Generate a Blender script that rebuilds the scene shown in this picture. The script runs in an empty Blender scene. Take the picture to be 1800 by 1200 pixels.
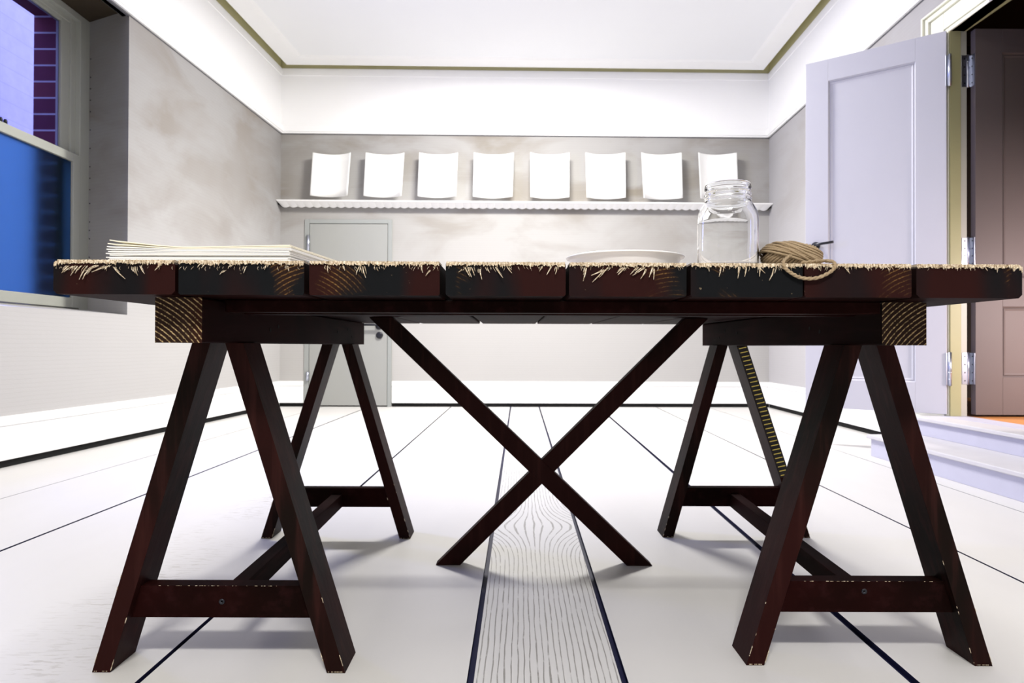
import bpy, math, random
from mathutils import Vector, Matrix, noise

random.seed(7)
S = bpy.context.scene
COL = S.collection

# ------------------------------------------------------------------ camera, world, lights, exposure
EYE = 0.6
PITCH = math.atan(8.0 / 1200.0)
ROLL = 0.0033
cam_d = bpy.data.cameras.new('camera')
cam_d.lens = 24.0
cam_d.sensor_width = 36.0
cam_d.clip_start = 0.02
cam_d.dof.use_dof = True
cam_d.dof.focus_distance = 1.15
cam_d.dof.aperture_fstop = 11.0
cam = bpy.data.objects.new('camera', cam_d)
COL.objects.link(cam)
cam.location = (0, 0, EYE)
CAM_R = Matrix.Rotation(math.pi / 2 + PITCH, 3, 'X') @ Matrix.Rotation(ROLL, 3, 'Z')
cam.rotation_euler = CAM_R.to_euler()
S.camera = cam

S.view_settings.view_transform = 'Standard'
S.view_settings.look = 'None'
S.view_settings.gamma = 1.0
S.view_settings.exposure = 0.0
S.view_settings.use_curve_mapping = False
S.cycles.use_denoising = True
S.cycles.max_bounces = 14
S.cycles.diffuse_bounces = 8
S.cycles.transmission_bounces = 12
S.cycles.transparent_max_bounces = 12
S.cycles.sample_clamp_indirect = 8.0
S.cycles.caustics_reflective = False
S.cycles.caustics_refractive = False

W = bpy.data.worlds.new('world')
S.world = W
W.use_nodes = True
W.node_tree.nodes['Background'].inputs['Color'].default_value = (0.36, 0.37, 1.0, 1)
W.node_tree.nodes['Background'].inputs['Strength'].default_value = 3.2


def area(name, loc, sx, sy, power, color=(1, 1, 1), spread=math.pi, rot=(0, 0, 0)):
    d = bpy.data.lights.new(name, 'AREA')
    d.shape = 'RECTANGLE'
    d.size, d.size_y = sx, sy
    d.energy = power
    d.color = color
    d.spread = spread
    o = bpy.data.objects.new(name, d)
    COL.objects.link(o)
    o.location = loc
    o.rotation_euler = rot
    return o


area('ceiling_lamp_far', (0.1, 4.9, 3.31), 0.9, 0.35, 205, (1.0, 0.97, 0.925), math.radians(176))
area('ceiling_lamp_near', (0.0, -1.5, 3.31), 0.9, 0.35, 175, (1.0, 0.97, 0.925), math.radians(165))
area('window_fill_strip', (-2.735, 3.22, 1.75), 1.7, 0.26, 44, (0.30, 0.36, 1.0), math.radians(152), (0, -math.pi / 2, 0))  # unseen lamp added before the pane to strengthen the window's blue light
area('hall_lamp', (3.3, 2.55, 0.95), 0.25, 0.25, 19, (1.0, 0.85, 0.82), math.radians(110), (math.radians(72), 0, math.radians(12)))  # unseen lamp, set low to warm the foot of the hall leaf


# ------------------------------------------------------------------ measuring helpers (frame 1800 x 1200, 1200 px focal length)
def ray(x, y):
    return CAM_R @ Vector(((x - 900) / 1200.0, (600 - y) / 1200.0, -1.0))


def PY(x, y, Y):
    d = ray(x, y)
    return Vector((0, 0, EYE)) + d * (Y / d.y)


def PZ(x, y, z=0.0):
    d = ray(x, y)
    return Vector((0, 0, EYE)) + d * ((z - EYE) / d.z)


def XL(Y): return -2.478 + 0.0589 * (Y - 3.304)      # left wall
def XR(Y): return 2.480 + 0.0372 * (Y - 4.749)       # right wall
def YB(X): return 6.700 + 0.01862 * (X + 2.278)      # back wall


# ------------------------------------------------------------------ object helpers
class MB:
    def __init__(s):
        s.v, s.f, s.m, s.sm = [], [], [], []

    def face(s, pts, mi=0, sm=False):
        n = len(s.v)
        s.v += [Vector(p) for p in pts]
        s.f.append(list(range(n, n + len(pts))))
        s.m.append(mi)
        s.sm.append(sm)

    def hexa(s, b, t, mi=0):
        """b, t: two quads with the same winding (any opposite faces)"""
        n = len(s.v)
        s.v += [Vector(p) for p in list(b) + list(t)]
        for q in ([0, 3, 2, 1], [4, 5, 6, 7], [0, 1, 5, 4], [1, 2, 6, 5], [2, 3, 7, 6], [3, 0, 4, 7]):
            s.f.append([n + i for i in q])
            s.m.append(mi)
            s.sm.append(False)
        return s

    def box(s, x0, x1, y0, y1, z0, z1, mi=0):
        return s.hexa([(x0, y0, z0), (x1, y0, z0), (x1, y1, z0), (x0, y1, z0)],
                      [(x0, y0, z1), (x1, y0, z1), (x1, y1, z1), (x0, y1, z1)], mi)

    def prism(s, a, b, mi=0, cap=True):
        """two matching polygons a, b joined"""
        n, k = len(s.v), len(a)
        s.v += [Vector(p) for p in a] + [Vector(p) for p in b]
        for i in range(k):
            j = (i + 1) % k
            s.f.append([n + i, n + j, n + k + j, n + k + i])
            s.m.append(mi)
            s.sm.append(False)
        if cap:
            s.f.append([n + i for i in reversed(range(k))])
            s.f.append([n + k + i for i in range(k)])
            s.m += [mi, mi]
            s.sm += [False, False]
        return s

    def tube(s, path, r, seg=8, mi=0, closed=False, cap=True):
        path = [Vector(p) for p in path]
        n = len(path)
        rad = r if isinstance(r, (list, tuple)) else [r] * n
        base = len(s.v)
        up = None
        for i in range(n):
            if closed:
                t = path[(i + 1) % n] - path[i - 1]
            else:
                t = path[min(i + 1, n - 1)] - path[max(i - 1, 0)]
            if t.length < 1e-9:
                t = Vector((0, 0, 1))
            t.normalize()
            if up is None:
                up = Vector((0, 0, 1)) if abs(t.z) < 0.9 else Vector((1, 0, 0))
            side = t.cross(up)
            if side.length < 1e-6:
                side = t.orthogonal()
            side.normalize()
            up = side.cross(t).normalized()
            for k in range(seg):
                a = 2 * math.pi * k / seg
                s.v.append(path[i] + (side * math.cos(a) + up * math.sin(a)) * rad[i])
        for i in range(n if closed else n - 1):
            j = (i + 1) % n
            for k in range(seg):
                l = (k + 1) % seg
                s.f.append([base + i * seg + k, base + i * seg + l, base + j * seg + l, base + j * seg + k])
                s.m.append(mi)
                s.sm.append(True)
        if cap and not closed:
            s.f.append([base + k for k in reversed(range(seg))])
            s.f.append([base + (n - 1) * seg + k for k in range(seg)])
            s.m += [mi, mi]
            s.sm += [False, False]
        return s

    def lathe(s, prof, c, seg=48, mi=0, axis='Z', closed=False):
        base = len(s.v)
        n = len(prof)
        for r, h in prof:
            for k in range(seg):
                a = 2 * math.pi * k / seg
                p = (r * math.cos(a), r * math.sin(a), h)
                if axis == 'Y':
                    p = (p[0], p[2], p[1])
                if axis == 'X':
                    p = (p[2], p[0], p[1])
                s.v.append(Vector(c) + Vector(p))
        for i in range(n if closed else n - 1):
            j = (i + 1) % n
            for k in range(seg):
                l = (k + 1) % seg
                s.f.append([base + i * seg + k, base + i * seg + l, base + j * seg + l, base + j * seg + k])
                s.m.append(mi)
                s.sm.append(True)
        if not closed:
            for i, rev in ((0, True), (n - 1, False)):
                ids = [base + i * seg + k for k in range(seg)]
                s.f.append(ids[::-1] if rev else ids)
                s.m.append(mi)
                s.sm.append(False)
        return s

    def disc(s, c, r, h, axis, seg=16, mi=0):
        return s.lathe([(r, 0), (r * 0.96, h)], c, seg, mi, axis)

    def build(s, name, mats, base=(0, 0, 0), parent=None, bevel=0.0, seg=2, fix=True):
        base = Vector(base)
        me = bpy.data.meshes.new(name)
        me.from_pydata([v - base for v in s.v], [], s.f)
        mats = mats if isinstance(mats, (list, tuple)) else [mats]
        for m in mats:
            me.materials.append(m)
        me.polygons.foreach_set('material_index', s.m)
        me.polygons.foreach_set('use_smooth', s.sm)
        me.update()
        if fix:
            import bmesh
            bm = bmesh.new()
            bm.from_mesh(me)
            bmesh.ops.recalc_face_normals(bm, faces=bm.faces)
            bm.to_mesh(me)
            bm.free()
        o = bpy.data.objects.new(name, me)
        COL.objects.link(o)
        if parent is not None:
            o.parent = parent
        else:
            o.location = base
        if bevel:
            b = o.modifiers.new('bevel', 'BEVEL')
            b.width = bevel
            b.segments = seg
            b.limit_method = 'ANGLE'
            b.angle_limit = math.radians(40)
        return o


def tag(o, label=None, cat=None, group=None, kind=None):
    if label: o['label'] = label
    if cat: o['category'] = cat
    if group: o['group'] = group
    if kind: o['kind'] = kind
    return o


def thing(name, label, cat, loc, group=None):
    o = bpy.data.objects.new(name, None)
    o.empty_display_size = 0.05
    COL.objects.link(o)
    o.location = loc
    return tag(o, label, cat, group)


def struct(o):
    o['kind'] = 'structure'
    return o


# ------------------------------------------------------------------ materials
class NT:
    def __init__(s, name):
        s.mat = bpy.data.materials.new(name)
        s.mat.use_nodes = True
        s.t = s.mat.node_tree
        s.b = s.t.nodes['Principled BSDF']

    def n(s, typ, **kw):
        nd = s.t.nodes.new(typ)
        for k, v in kw.items():
            if k in nd.inputs:
                nd.inputs[k].default_value = v
            else:
                setattr(nd, k, v)
        return nd

    def l(s, a, b):
        s.t.links.new(a, b)

    def coord(s, scale=(1, 1, 1), loc=(0, 0, 0), rot=(0, 0, 0), kind='Object'):
        tc = s.n('ShaderNodeTexCoord')
        mp = s.n('ShaderNodeMapping')
        mp.inputs['Scale'].default_value = scale
        mp.inputs['Location'].default_value = loc
        mp.inputs['Rotation'].default_value = rot
        s.l(tc.outputs[kind], mp.inputs['Vector'])
        return mp.outputs['Vector']

    def noise(s, vec, scale=5, detail=4, rough=0.55, dist=0.0):
        nd = s.n('ShaderNodeTexNoise')
        nd.inputs['Scale'].default_value = scale
        nd.inputs['Detail'].default_value = detail
        nd.inputs['Roughness'].default_value = rough
        nd.inputs['Distortion'].default_value = dist
        s.l(vec, nd.inputs['Vector'])
        return nd.outputs['Fac']

    def ramp(s, fac, stops):
        nd = s.n('ShaderNodeValToRGB')
        cr = nd.color_ramp
        while len(cr.elements) < len(stops):
            cr.elements.new(0.5)
        for e, (p, c) in zip(cr.elements, stops):
            e.position = p
            e.color = (c, c, c, 1) if isinstance(c, (int, float)) else (*c, 1)
        s.l(fac, nd.inputs['Fac'])
        return nd.outputs['Color']

    def mix(s, fac, a, b, mode='MIX'):
        nd = s.n('ShaderNodeMix')
        nd.data_type = 'RGBA'
        nd.blend_type = mode
        for sock, v in ((nd.inputs[0], fac), (nd.inputs[6], a), (nd.inputs[7], b)):
            if isinstance(v, (int, float)):
                sock.default_value = v
            elif isinstance(v, (tuple, list)):
                sock.default_value = (*v, 1)
            else:
                s.l(v, sock)
        return nd.outputs[2]

    def math(s, op, a, b=None):
        nd = s.n('ShaderNodeMath')
        nd.operation = op
        for sock, v in ((nd.inputs[0], a), (nd.inputs[1], b)):
            if v is None: continue
            if isinstance(v, (int, float)):
                sock.default_value = v
            else:
                s.l(v, sock)
        return nd.outputs[0]

    def col(s, c):
        if isinstance(c, (tuple, list)):
            s.b.inputs['Base Color'].default_value = (*c, 1)
        else:
            s.l(c, s.b.inputs['Base Color'])

    def set(s, rough=0.5, spec=0.5, metal=0.0):
        s.b.inputs['Roughness'].default_value = rough
        s.b.inputs['Specular IOR Level'].default_value = spec
        s.b.inputs['Metallic'].default_value = metal

    def bump(s, h, strength=0.3, dist=0.01):
        nd = s.n('ShaderNodeBump')
        nd.inputs['Strength'].default_value = strength
        nd.inputs['Distance'].default_value = dist
        s.l(h, nd.inputs['Height'])
        s.l(nd.outputs['Normal'], s.b.inputs['Normal'])


def plain(name, c, rough=0.5, spec=0.4, metal=0.0, var=0.06, scale=6.0):
    m = NT(name)
    v = m.coord()
    f = m.noise(v, scale, 4)
    dark = tuple(x * (1 - var) for x in c)
    m.col(m.mix(f, dark, tuple(min(1, x * (1 + var)) for x in c)))
    m.set(rough, spec, metal)
    return m.mat


def wall_mat(name, light, stain, amount, seedloc):
    """canvas wall covering with scumbled stains and a fine horizontal weave"""
    m = NT(name)
    v = m.coord((0.55, 0.55, 1.3), seedloc, (0.35, 0.35, 0))
    f1 = m.noise(v, 2.1, 5, 0.55, 0.6)
    v2 = m.coord((1, 1, 1), (seedloc[0] + 3, 1, 2))
    f2 = m.noise(v2, 0.9, 3, 0.5)
    s1 = m.ramp(f1, [(0.44, 0.0), (0.62, 1.0)])
    s2 = m.ramp(f2, [(0.35, 0.25), (0.65, 1.0)])
    geo = m.n('ShaderNodeNewGeometry')
    sep = m.n('ShaderNodeSeparateXYZ')
    m.l(geo.outputs['Position'], sep.inputs[0])
    # stains lie on the upper part only; the base tone also darkens with height
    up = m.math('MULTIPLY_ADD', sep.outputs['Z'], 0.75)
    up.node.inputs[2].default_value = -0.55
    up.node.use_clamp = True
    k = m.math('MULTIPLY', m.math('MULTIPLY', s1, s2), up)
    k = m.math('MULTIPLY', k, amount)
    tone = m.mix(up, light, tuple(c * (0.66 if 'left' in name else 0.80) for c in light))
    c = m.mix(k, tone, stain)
    wv = m.n('ShaderNodeTexWave')
    wv.bands_direction = 'Z'
    wv.inputs['Scale'].default_value = 14
    wv.inputs['Distortion'].default_value = 1.5
    wv.inputs['Detail'].default_value = 3
    m.l(m.coord((0.4, 0.4, 1)), wv.inputs['Vector'])
    c = m.mix(m.math('MULTIPLY', m.ramp(wv.outputs['Fac'], [(0.0, 1.0), (0.2, 0.0)]), 0.05), c, tuple(x * 0.7 for x in stain))
    m.col(c)
    m.set(0.85, 0.15)
    m.bump(m.noise(m.coord((1, 1, 4)), 60, 3), 0.12, 0.004)
    return m.mat


M = {}
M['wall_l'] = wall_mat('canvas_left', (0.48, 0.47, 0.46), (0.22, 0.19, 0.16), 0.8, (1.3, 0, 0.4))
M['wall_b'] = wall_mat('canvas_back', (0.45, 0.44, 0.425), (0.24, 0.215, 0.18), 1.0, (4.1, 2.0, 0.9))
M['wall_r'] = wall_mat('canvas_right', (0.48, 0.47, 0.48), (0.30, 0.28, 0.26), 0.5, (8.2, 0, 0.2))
M['trim'] = plain('white_trim_paint', (0.91, 0.91, 0.90), 0.45, 0.4, 0, 0.01)
M['ceil'] = plain('ceiling_paint', (0.82, 0.83, 0.84), 0.8, 0.2, 0, 0.02, 1.5)
M['ceil_trim'] = plain('ceiling_border_paint', (0.86, 0.86, 0.85), 0.7, 0.3, 0, 0.02)
M['slot'] = plain('slot_paint', (0.55, 0.52, 0.30), 0.8, 0.2, 0, 0.1)
M['black'] = plain('shadow_gap_black', (0.008, 0.008, 0.008), 0.8, 0.2)
M['grey_door'] = plain('grey_door_paint', (0.33, 0.335, 0.32), 0.5, 0.4, 0, 0.03, 2)
M['grey_frame'] = plain('grey_frame_paint', (0.31, 0.325, 0.315), 0.5, 0.4, 0, 0.03, 2)
M['leaf'] = plain('blue_lit_grey_door_paint', (0.51, 0.51, 0.565), 0.45, 0.4, 0, 0.03, 3)  # grey paint with the window's blue light mixed into its colour
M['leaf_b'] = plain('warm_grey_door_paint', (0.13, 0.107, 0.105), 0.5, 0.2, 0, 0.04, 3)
M['cream'] = plain('cream_casing_paint', (0.72, 0.72, 0.60), 0.5, 0.4, 0, 0.03)
M['olive'] = plain('olive_jamb_paint', (0.34, 0.33, 0.18), 0.5, 0.4, 0, 0.08)
M['jamb'] = plain('grey_jamb_paint', (0.40, 0.40, 0.36), 0.5, 0.4, 0, 0.05)
M['screw'] = plain('blackened_screw', (0.01, 0.01, 0.01), 0.8, 0.1)
M['steel'] = plain('hinge_steel', (0.55, 0.58, 0.68), 0.3, 0.5, 1.0, 0.05)
M['iron'] = plain('black_iron', (0.012, 0.013, 0.02), 0.4, 0.5, 0.3)
M['step'] = plain('blue_lit_step_paint', (0.50, 0.50, 0.60), 0.5, 0.3, 0, 0.06, 9)  # window's blue light mixed into the riser colour; treads get a paler copy
M['tread'] = plain('tread_paint', (0.56, 0.55, 0.57), 0.5, 0.3, 0, 0.08, 9)
M['orange'] = plain('orange_floorboards', (0.62, 0.27, 0.08), 0.35, 0.5, 0, 0.2, 4)
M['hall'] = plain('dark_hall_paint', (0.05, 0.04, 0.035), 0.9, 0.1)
M['winframe'] = plain('window_frame_paint', (0.39, 0.40, 0.35), 0.45, 0.45, 0, 0.05)
M['paper'] = plain('thick_white_paper', (0.88, 0.88, 0.86), 0.85, 0.15, 0, 0.02, 20)
M['paper_cream'] = plain('thick_cream_paper', (0.88, 0.84, 0.70), 0.85, 0.15, 0, 0.03, 20)
M['china'] = plain('white_glaze', (0.86, 0.85, 0.85), 0.25, 0.5, 0, 0.02)
M['gap'] = plain('navy_gap', (0.008, 0.009, 0.045), 0.6, 0.3, 0, 0.2)  # the joints' navy carries the window's blue light
M['yellow'] = plain('yellow_mark', (0.80, 0.62, 0.12), 0.6, 0.3)
M['tape'] = plain('black_tape', (0.010, 0.008, 0.008), 0.6, 0.3)
M['jute_core'] = plain('jute_shadow', (0.075, 0.042, 0.02), 0.95, 0.1, 0, 0.2, 60)


def floor_mat():
    m = NT('white_floor_paint')
    f = m.noise(m.coord((1, 0.25, 1)), 6, 5)
    base = m.mix(f, (0.61, 0.60, 0.58), (0.67, 0.66, 0.64))
    # scuffs: short cross-grain marks in a few worn patches
    v = m.coord((9, 42, 1))
    s = m.ramp(m.noise(v, 2.4, 4, 0.6), [(0.53, 0.0), (0.60, 1.0)])
    sep = m.n('ShaderNodeSeparateXYZ')
    tc = m.n('ShaderNodeTexCoord')
    m.l(tc.outputs['Object'], sep.inputs[0])
    strip = m.math('SUBTRACT', 1.0, m.math('DIVIDE', m.math('ABSOLUTE', m.math('ADD', sep.outputs['X'], 0.92)), 0.17))
    strip.node.use_clamp = True
    p = m.math('MULTIPLY', strip, m.ramp(m.noise(m.coord((1.5, 1.0, 1), (0.35, 0.2, 0)), 2.2, 3), [(0.42, 0.0), (0.58, 1.0)]))
    k = m.math('MULTIPLY', m.math('MULTIPLY', s, p), 0.9)
    m.col(m.mix(k, base, (0.42, 0.40, 0.35)))
    m.set(0.42, 0.35)
    return m.mat


def grain_mat():
    m = NT('worn_white_board_with_grain')
    tc = m.n('ShaderNodeTexCoord')
    sep = m.n('ShaderNodeSeparateXYZ')
    m.l(tc.outputs['Object'], sep.inputs[0])
    X, Y = sep.outputs['X'], sep.outputs['Y']
    # heart line of the board drifts with it; the lines flare outward round a knot at Y = 2.28
    xc = m.math('ADD', m.math('MULTIPLY', Y, 0.0125), 0.045)
    u = m.math('SUBTRACT', X, xc)
    q = m.math('DIVIDE', m.math('SUBTRACT', Y, 2.28), 0.20)
    e = m.math('POWER', 2.718, m.math('MULTIPLY', m.math('MULTIPLY', q, q), -1.0))
    u2 = m.math('MULTIPLY', u, m.math('SUBTRACT', 1.0, m.math('MULTIPLY', e, 0.62)))
    cx = m.n('ShaderNodeCombineXYZ')
    m.l(u2, cx.inputs[0])
    m.l(m.math('MULTIPLY', Y, 0.11), cx.inputs[1])
    wv = m.n('ShaderNodeTexWave')
    wv.bands_direction = 'X'
    wv.inputs['Scale'].default_value = 26
    wv.inputs['Distortion'].default_value = 2.2
    wv.inputs['Detail'].default_value = 2.0
    wv.inputs['Detail Scale'].default_value = 2.2
    m.l(cx.outputs[0], wv.inputs['Vector'])
    fine = m.noise(m.coord((1, 0.25, 1)), 160, 3, 0.7)
    f2 = m.math('ADD', wv.outputs['Fac'], m.math('MULTIPLY', m.math('SUBTRACT', fine, 0.5), 0.12))
    lines = m.ramp(f2, [(0.0, 1.0), (0.06, 1.0), (0.12, 0.0)])
    brk = m.ramp(m.noise(m.coord((30, 5, 1)), 3, 4, 0.65), [(0.33, 0.0), (0.46, 1.0)])
    k = m.math('MULTIPLY', m.math('MULTIPLY', lines, brk), 0.80)
    m.col(m.mix(k, (0.63, 0.625, 0.61), (0.20, 0.19, 0.17)))
    m.set(0.45, 0.35)
    return m.mat


def wood_mat(name, a, b, c, axis_scale, rough=0.6, spec=0.012):
    m = NT(name)
    f = m.noise(m.coord(axis_scale), 3.2, 5, 0.6)
    g = m.noise(m.coord((1, 1, 1), (2, 5, 1)), 2.6, 3)
    base = m.mix(m.ramp(g, [(0.40, 0.0), (0.58, 1.0)]), a, b)
    m.col(m.mix(m.ramp(f, [(0.5, 0.0), (0.8, 0.8)]), base, c))
    m.set(rough, spec)
    m.bump(f, 0.15, 0.003)
    return m.mat


def endgrain_mat(name, ox, oz, scale, xc, hw, tan=(0.16, 0.085, 0.027), seed=0.0, lo=0.46, hi=0.62):
    """sawn end: growth rings round a heart at (ox, oz), the dark stain worn through to them around xc"""
    m = NT(name)
    tc = m.n('ShaderNodeTexCoord')
    mp = m.n('ShaderNodeMapping')
    mp.inputs['Location'].default_value = (-ox, 0, -oz)
    mp.inputs['Scale'].default_value = (1, 0, 1)
    m.l(tc.outputs['Object'], mp.inputs['Vector'])
    wv = m.n('ShaderNodeTexWave')
    wv.wave_type = 'RINGS'
    wv.rings_direction = 'SPHERICAL'
    wv.inputs['Scale'].default_value = scale
    wv.inputs['Distortion'].default_value = 1.0
    wv.inputs['Detail'].default_value = 3
    wv.inputs['Detail Scale'].default_value = 5
    m.l(mp.outputs['Vector'], wv.inputs['Vector'])
    ring = m.ramp(wv.outputs['Fac'], [(0.76, 0.0), (0.95, 1.0)])
    sep = m.n('ShaderNodeSeparateXYZ')
    m.l(tc.outputs['Object'], sep.inputs[0])
    band = m.math('SUBTRACT', 1.0, m.math('DIVIDE', m.math('ABSOLUTE', m.math('SUBTRACT', sep.outputs['X'], xc)), hw))
    band.node.use_clamp = True
    pn = m.noise(m.coord((9, 0, 14), (seed, seed * 0.7, 0)), 1.0, 3, 0.5)
    patch = m.ramp(m.math('MULTIPLY', m.math('ADD', m.math('MULTIPLY', band, 0.5), 0.55), pn), [(lo * 0.9, 0.0), (hi * 0.9, 1.0)])
    patch = m.math('MULTIPLY', patch, m.ramp(band, [(0.0, 0.0), (0.25, 1.0)]))
    grit = m.ramp(m.noise(m.coord((90, 1, 90)), 3, 3), [(0.38, 0.1), (0.6, 1.0)])
    k = m.math('MULTIPLY', m.math('MULTIPLY', ring, patch), grit)
    blot = m.ramp(m.noise(m.coord((5, 0, 1.2), (seed * 1.7, 0, 0)), 1.4, 2), [(0.44, 0.0), (0.56, 1.0)])
    base = m.mix(blot, (0.0040, 0.0045, 0.0055), (0.017, 0.0034, 0.0028))
    base = m.mix(m.math('MULTIPLY', patch, 0.5), base, (0.030, 0.011, 0.005))
    speck = m.ramp(m.noise(m.coord((1, 1, 1), (seed, 0, 0)), 120, 2), [(0.74, 0.0), (0.77, 0.7)])
    c = m.mix(k, base, tan)
    c = m.mix(m.math('MULTIPLY', speck, 0.5), c, (0.34, 0.26, 0.16))
    m.col(c)
    m.set(0.7, 0.08)
    return m.mat


def brick_mat(name, c1, c2, mortar, scale, rot, msize=0.02, bw_=0.62):
    m = NT(name)
    b = m.n('ShaderNodeTexBrick')
    b.inputs['Color1'].default_value = (*c1, 1)
    b.inputs['Color2'].default_value = (*c2, 1)
    b.inputs['Mortar'].default_value = (*mortar, 1)
    b.inputs['Scale'].default_value = scale
    b.inputs['Mortar Size'].default_value = msize
    b.inputs['Mortar Smooth'].default_value = 0.3
    b.inputs['Brick Width'].default_value = bw_
    b.inputs['Row Height'].default_value = 0.25
    m.l(m.coord((1, 1, 1), (0, 0, 0), rot), b.inputs['Vector'])
    f = m.noise(m.coord(), 9, 4)
    m.col(m.mix(0.5, b.outputs['Color'], m.mix(f, tuple(x * 0.4 for x in c1), c2), 'MIX'))
    m.l(m.mix(m.math('MULTIPLY', f, 0.5), b.outputs['Color'], tuple(x * 0.5 for x in c1)), m.b.inputs['Base Color'])
    m.set(0.85, 0.2)
    return m.mat


M['floor'] = floor_mat()
M['grain'] = grain_mat()
M['wood'] = wood_mat('dark_red_stained_timber', (0.006, 0.0025, 0.002), (0.013, 0.003, 0.0027), (0.022, 0.007, 0.007), (14, 1.2, 14))
M['leg_wood'] = wood_mat('dark_red_stained_leg', (0.006, 0.003, 0.0022), (0.018, 0.004, 0.0034), (0.038, 0.012, 0.010), (16, 16, 1.2), 0.5, 0.05)
M['raw_top'] = plain('raw_plank_face', (0.56, 0.52, 0.47), 0.8, 0.15, 0, 0.2, 14)
m_ = NT('raw_splintered_wood')
f_ = m_.noise(m_.coord((1, 1, 1)), 330, 3, 0.65)
m_.col(m_.ramp(f_, [(0.30, (0.16, 0.11, 0.06)), (0.48, (0.52, 0.42, 0.29)), (0.66, (0.78, 0.71, 0.58))]))
m_.set(0.95, 0.05)
M['raw'] = m_.mat
M['brick_dark'] = brick_mat('red_brick', (0.20, 0.055, 0.075), (0.13, 0.04, 0.075), (0.62, 0.62, 0.66), 2.45, (math.pi / 2, 0, 0), 0.016, 6.0)
M['brick_pale'] = brick_mat('pale_painted_brick', (0.72, 0.72, 0.74), (0.68, 0.68, 0.72), (0.55, 0.55, 0.60), 3.4, (math.pi / 2, 0, math.pi / 2), 0.012)


def glass_mat(name, c, rough, ior=1.45):
    m = NT(name)
    m.b.inputs['Base Color'].default_value = (*c, 1)
    m.b.inputs['Roughness'].default_value = rough
    m.b.inputs['IOR'].default_value = ior
    m.b.inputs['Transmission Weight'].default_value = 1.0
    return m


g = glass_mat('clear_jar_glass', (0.985, 0.99, 0.985), 0.0)
g.bump(g.noise(g.coord((1, 1, 0.4)), 22, 2), 0.10, 0.004)
M['jar'] = g.mat
M['pane'] = glass_mat('clear_pane', (0.9, 0.92, 1.0), 0.0, 1.02).mat
M['frost'] = glass_mat('frosted_blue_pane', (0.13, 0.38, 0.50), 0.42, 1.15).mat


def jute_mat():
    m = NT('jute_twine')
    f = m.noise(m.coord(), 420, 3, 0.6)
    h = m.noise(m.coord((1, 1, 1), (3, 1, 0)), 60, 3)
    c = m.mix(f, (0.15, 0.098, 0.052), (0.40, 0.305, 0.19))
    m.col(m.mix(m.math('MULTIPLY', h, 0.5), c, (0.50, 0.395, 0.265)))
    m.set(0.95, 0.1)
    m.bump(f, 0.6, 0.002)
    return m.mat


M['jute'] = jute_mat()

# ------------------------------------------------------------------ room shell
ZC = 3.337      # ceiling
ZF = 3.325      # top of the frieze
ZK = 2.680      # underside of the crown moulding
YN = -3.2       # wall behind the camera
SLOT = 0.084


def wall_piece(mb, X, Y0, Y1, z0, z1, sgn, t=0.12, mi=0, off=0.0):
    """slab standing on the line X(Y); sgn -1 thickens to -X, +1 to +X; off moves it into the room"""
    a0, a1 = X(Y0) - sgn * off, X(Y1) - sgn * off
    mb.hexa([(a0, Y0, z0), (a1, Y1, z0), (a1 + sgn * t, Y1, z0), (a0 + sgn * t, Y0, z0)],
            [(a0, Y0, z1), (a1, Y1, z1), (a1 + sgn * t, Y1, z1), (a0 + sgn * t, Y0, z1)], mi)


YBL, YBR = YB(XL(6.70)), YB(XR(6.79))
AL0, AL1 = 3.00, 4.29         # window recess along the left wall
SILL, SOFF = 0.788, ZK + 0.03
# ---- floor: separate broad boards with open joints over a dark bed
fl = MB()
fl.box(-3.2, 3.0, YN - 0.1, 6.9, -0.06, -0.012, 1)


def fx(px, py):
    p = PZ(px, py)
    return p.x, p.y


# joints: two floor points each plus joint width (m)
JN = [((58.7, 860), (279.7, 796.8), 0.004), ((0, 968.4), (547, 754.3), 0.011), ((241, 1200), (792.5, 715), 0.010),
      ((826, 1200), (897.5, 715), 0.0125), ((1099, 1200), (947.8, 715), 0.0125), ((1586, 1180), (1071, 732), 0.018),
      ((1707.6, 980), (1148.4, 713), 0.008), ((1636, 846), (1252, 717.8), 0.004)]
jl = []
for a, b, w in JN:
    (x0, y0), (x1, y1) = fx(*a), fx(*b)
    k = (x1 - x0) / (y1 - y0)
    jl.append((x0 - k * y0, k, w))
ed = [(-3.1, 0.03, 0.0)] + jl + [(2.95, 0.0, 0.0)]
for i in range(len(ed) - 1):
    (a0, k0, w0), (a1, k1, w1) = ed[i], ed[i + 1]
    y0, y1 = YN, 6.85
    mi = 2 if i == 4 else 0
    c = [(a0 + k0 * y0 + w0 / 2, y0), (a1 + k1 * y0 - w1 / 2, y0), (a1 + k1 * y1 - w1 / 2, y1), (a0 + k0 * y1 + w0 / 2, y1)]
    fl.hexa([(x, y, -0.0115) for x, y in c], [(x, y, 0.0) for x, y in c], 1)
    fl.m[-5] = mi
struct(fl.build('floor', [M['floor'], M['gap'], M['grain']]))

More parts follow.
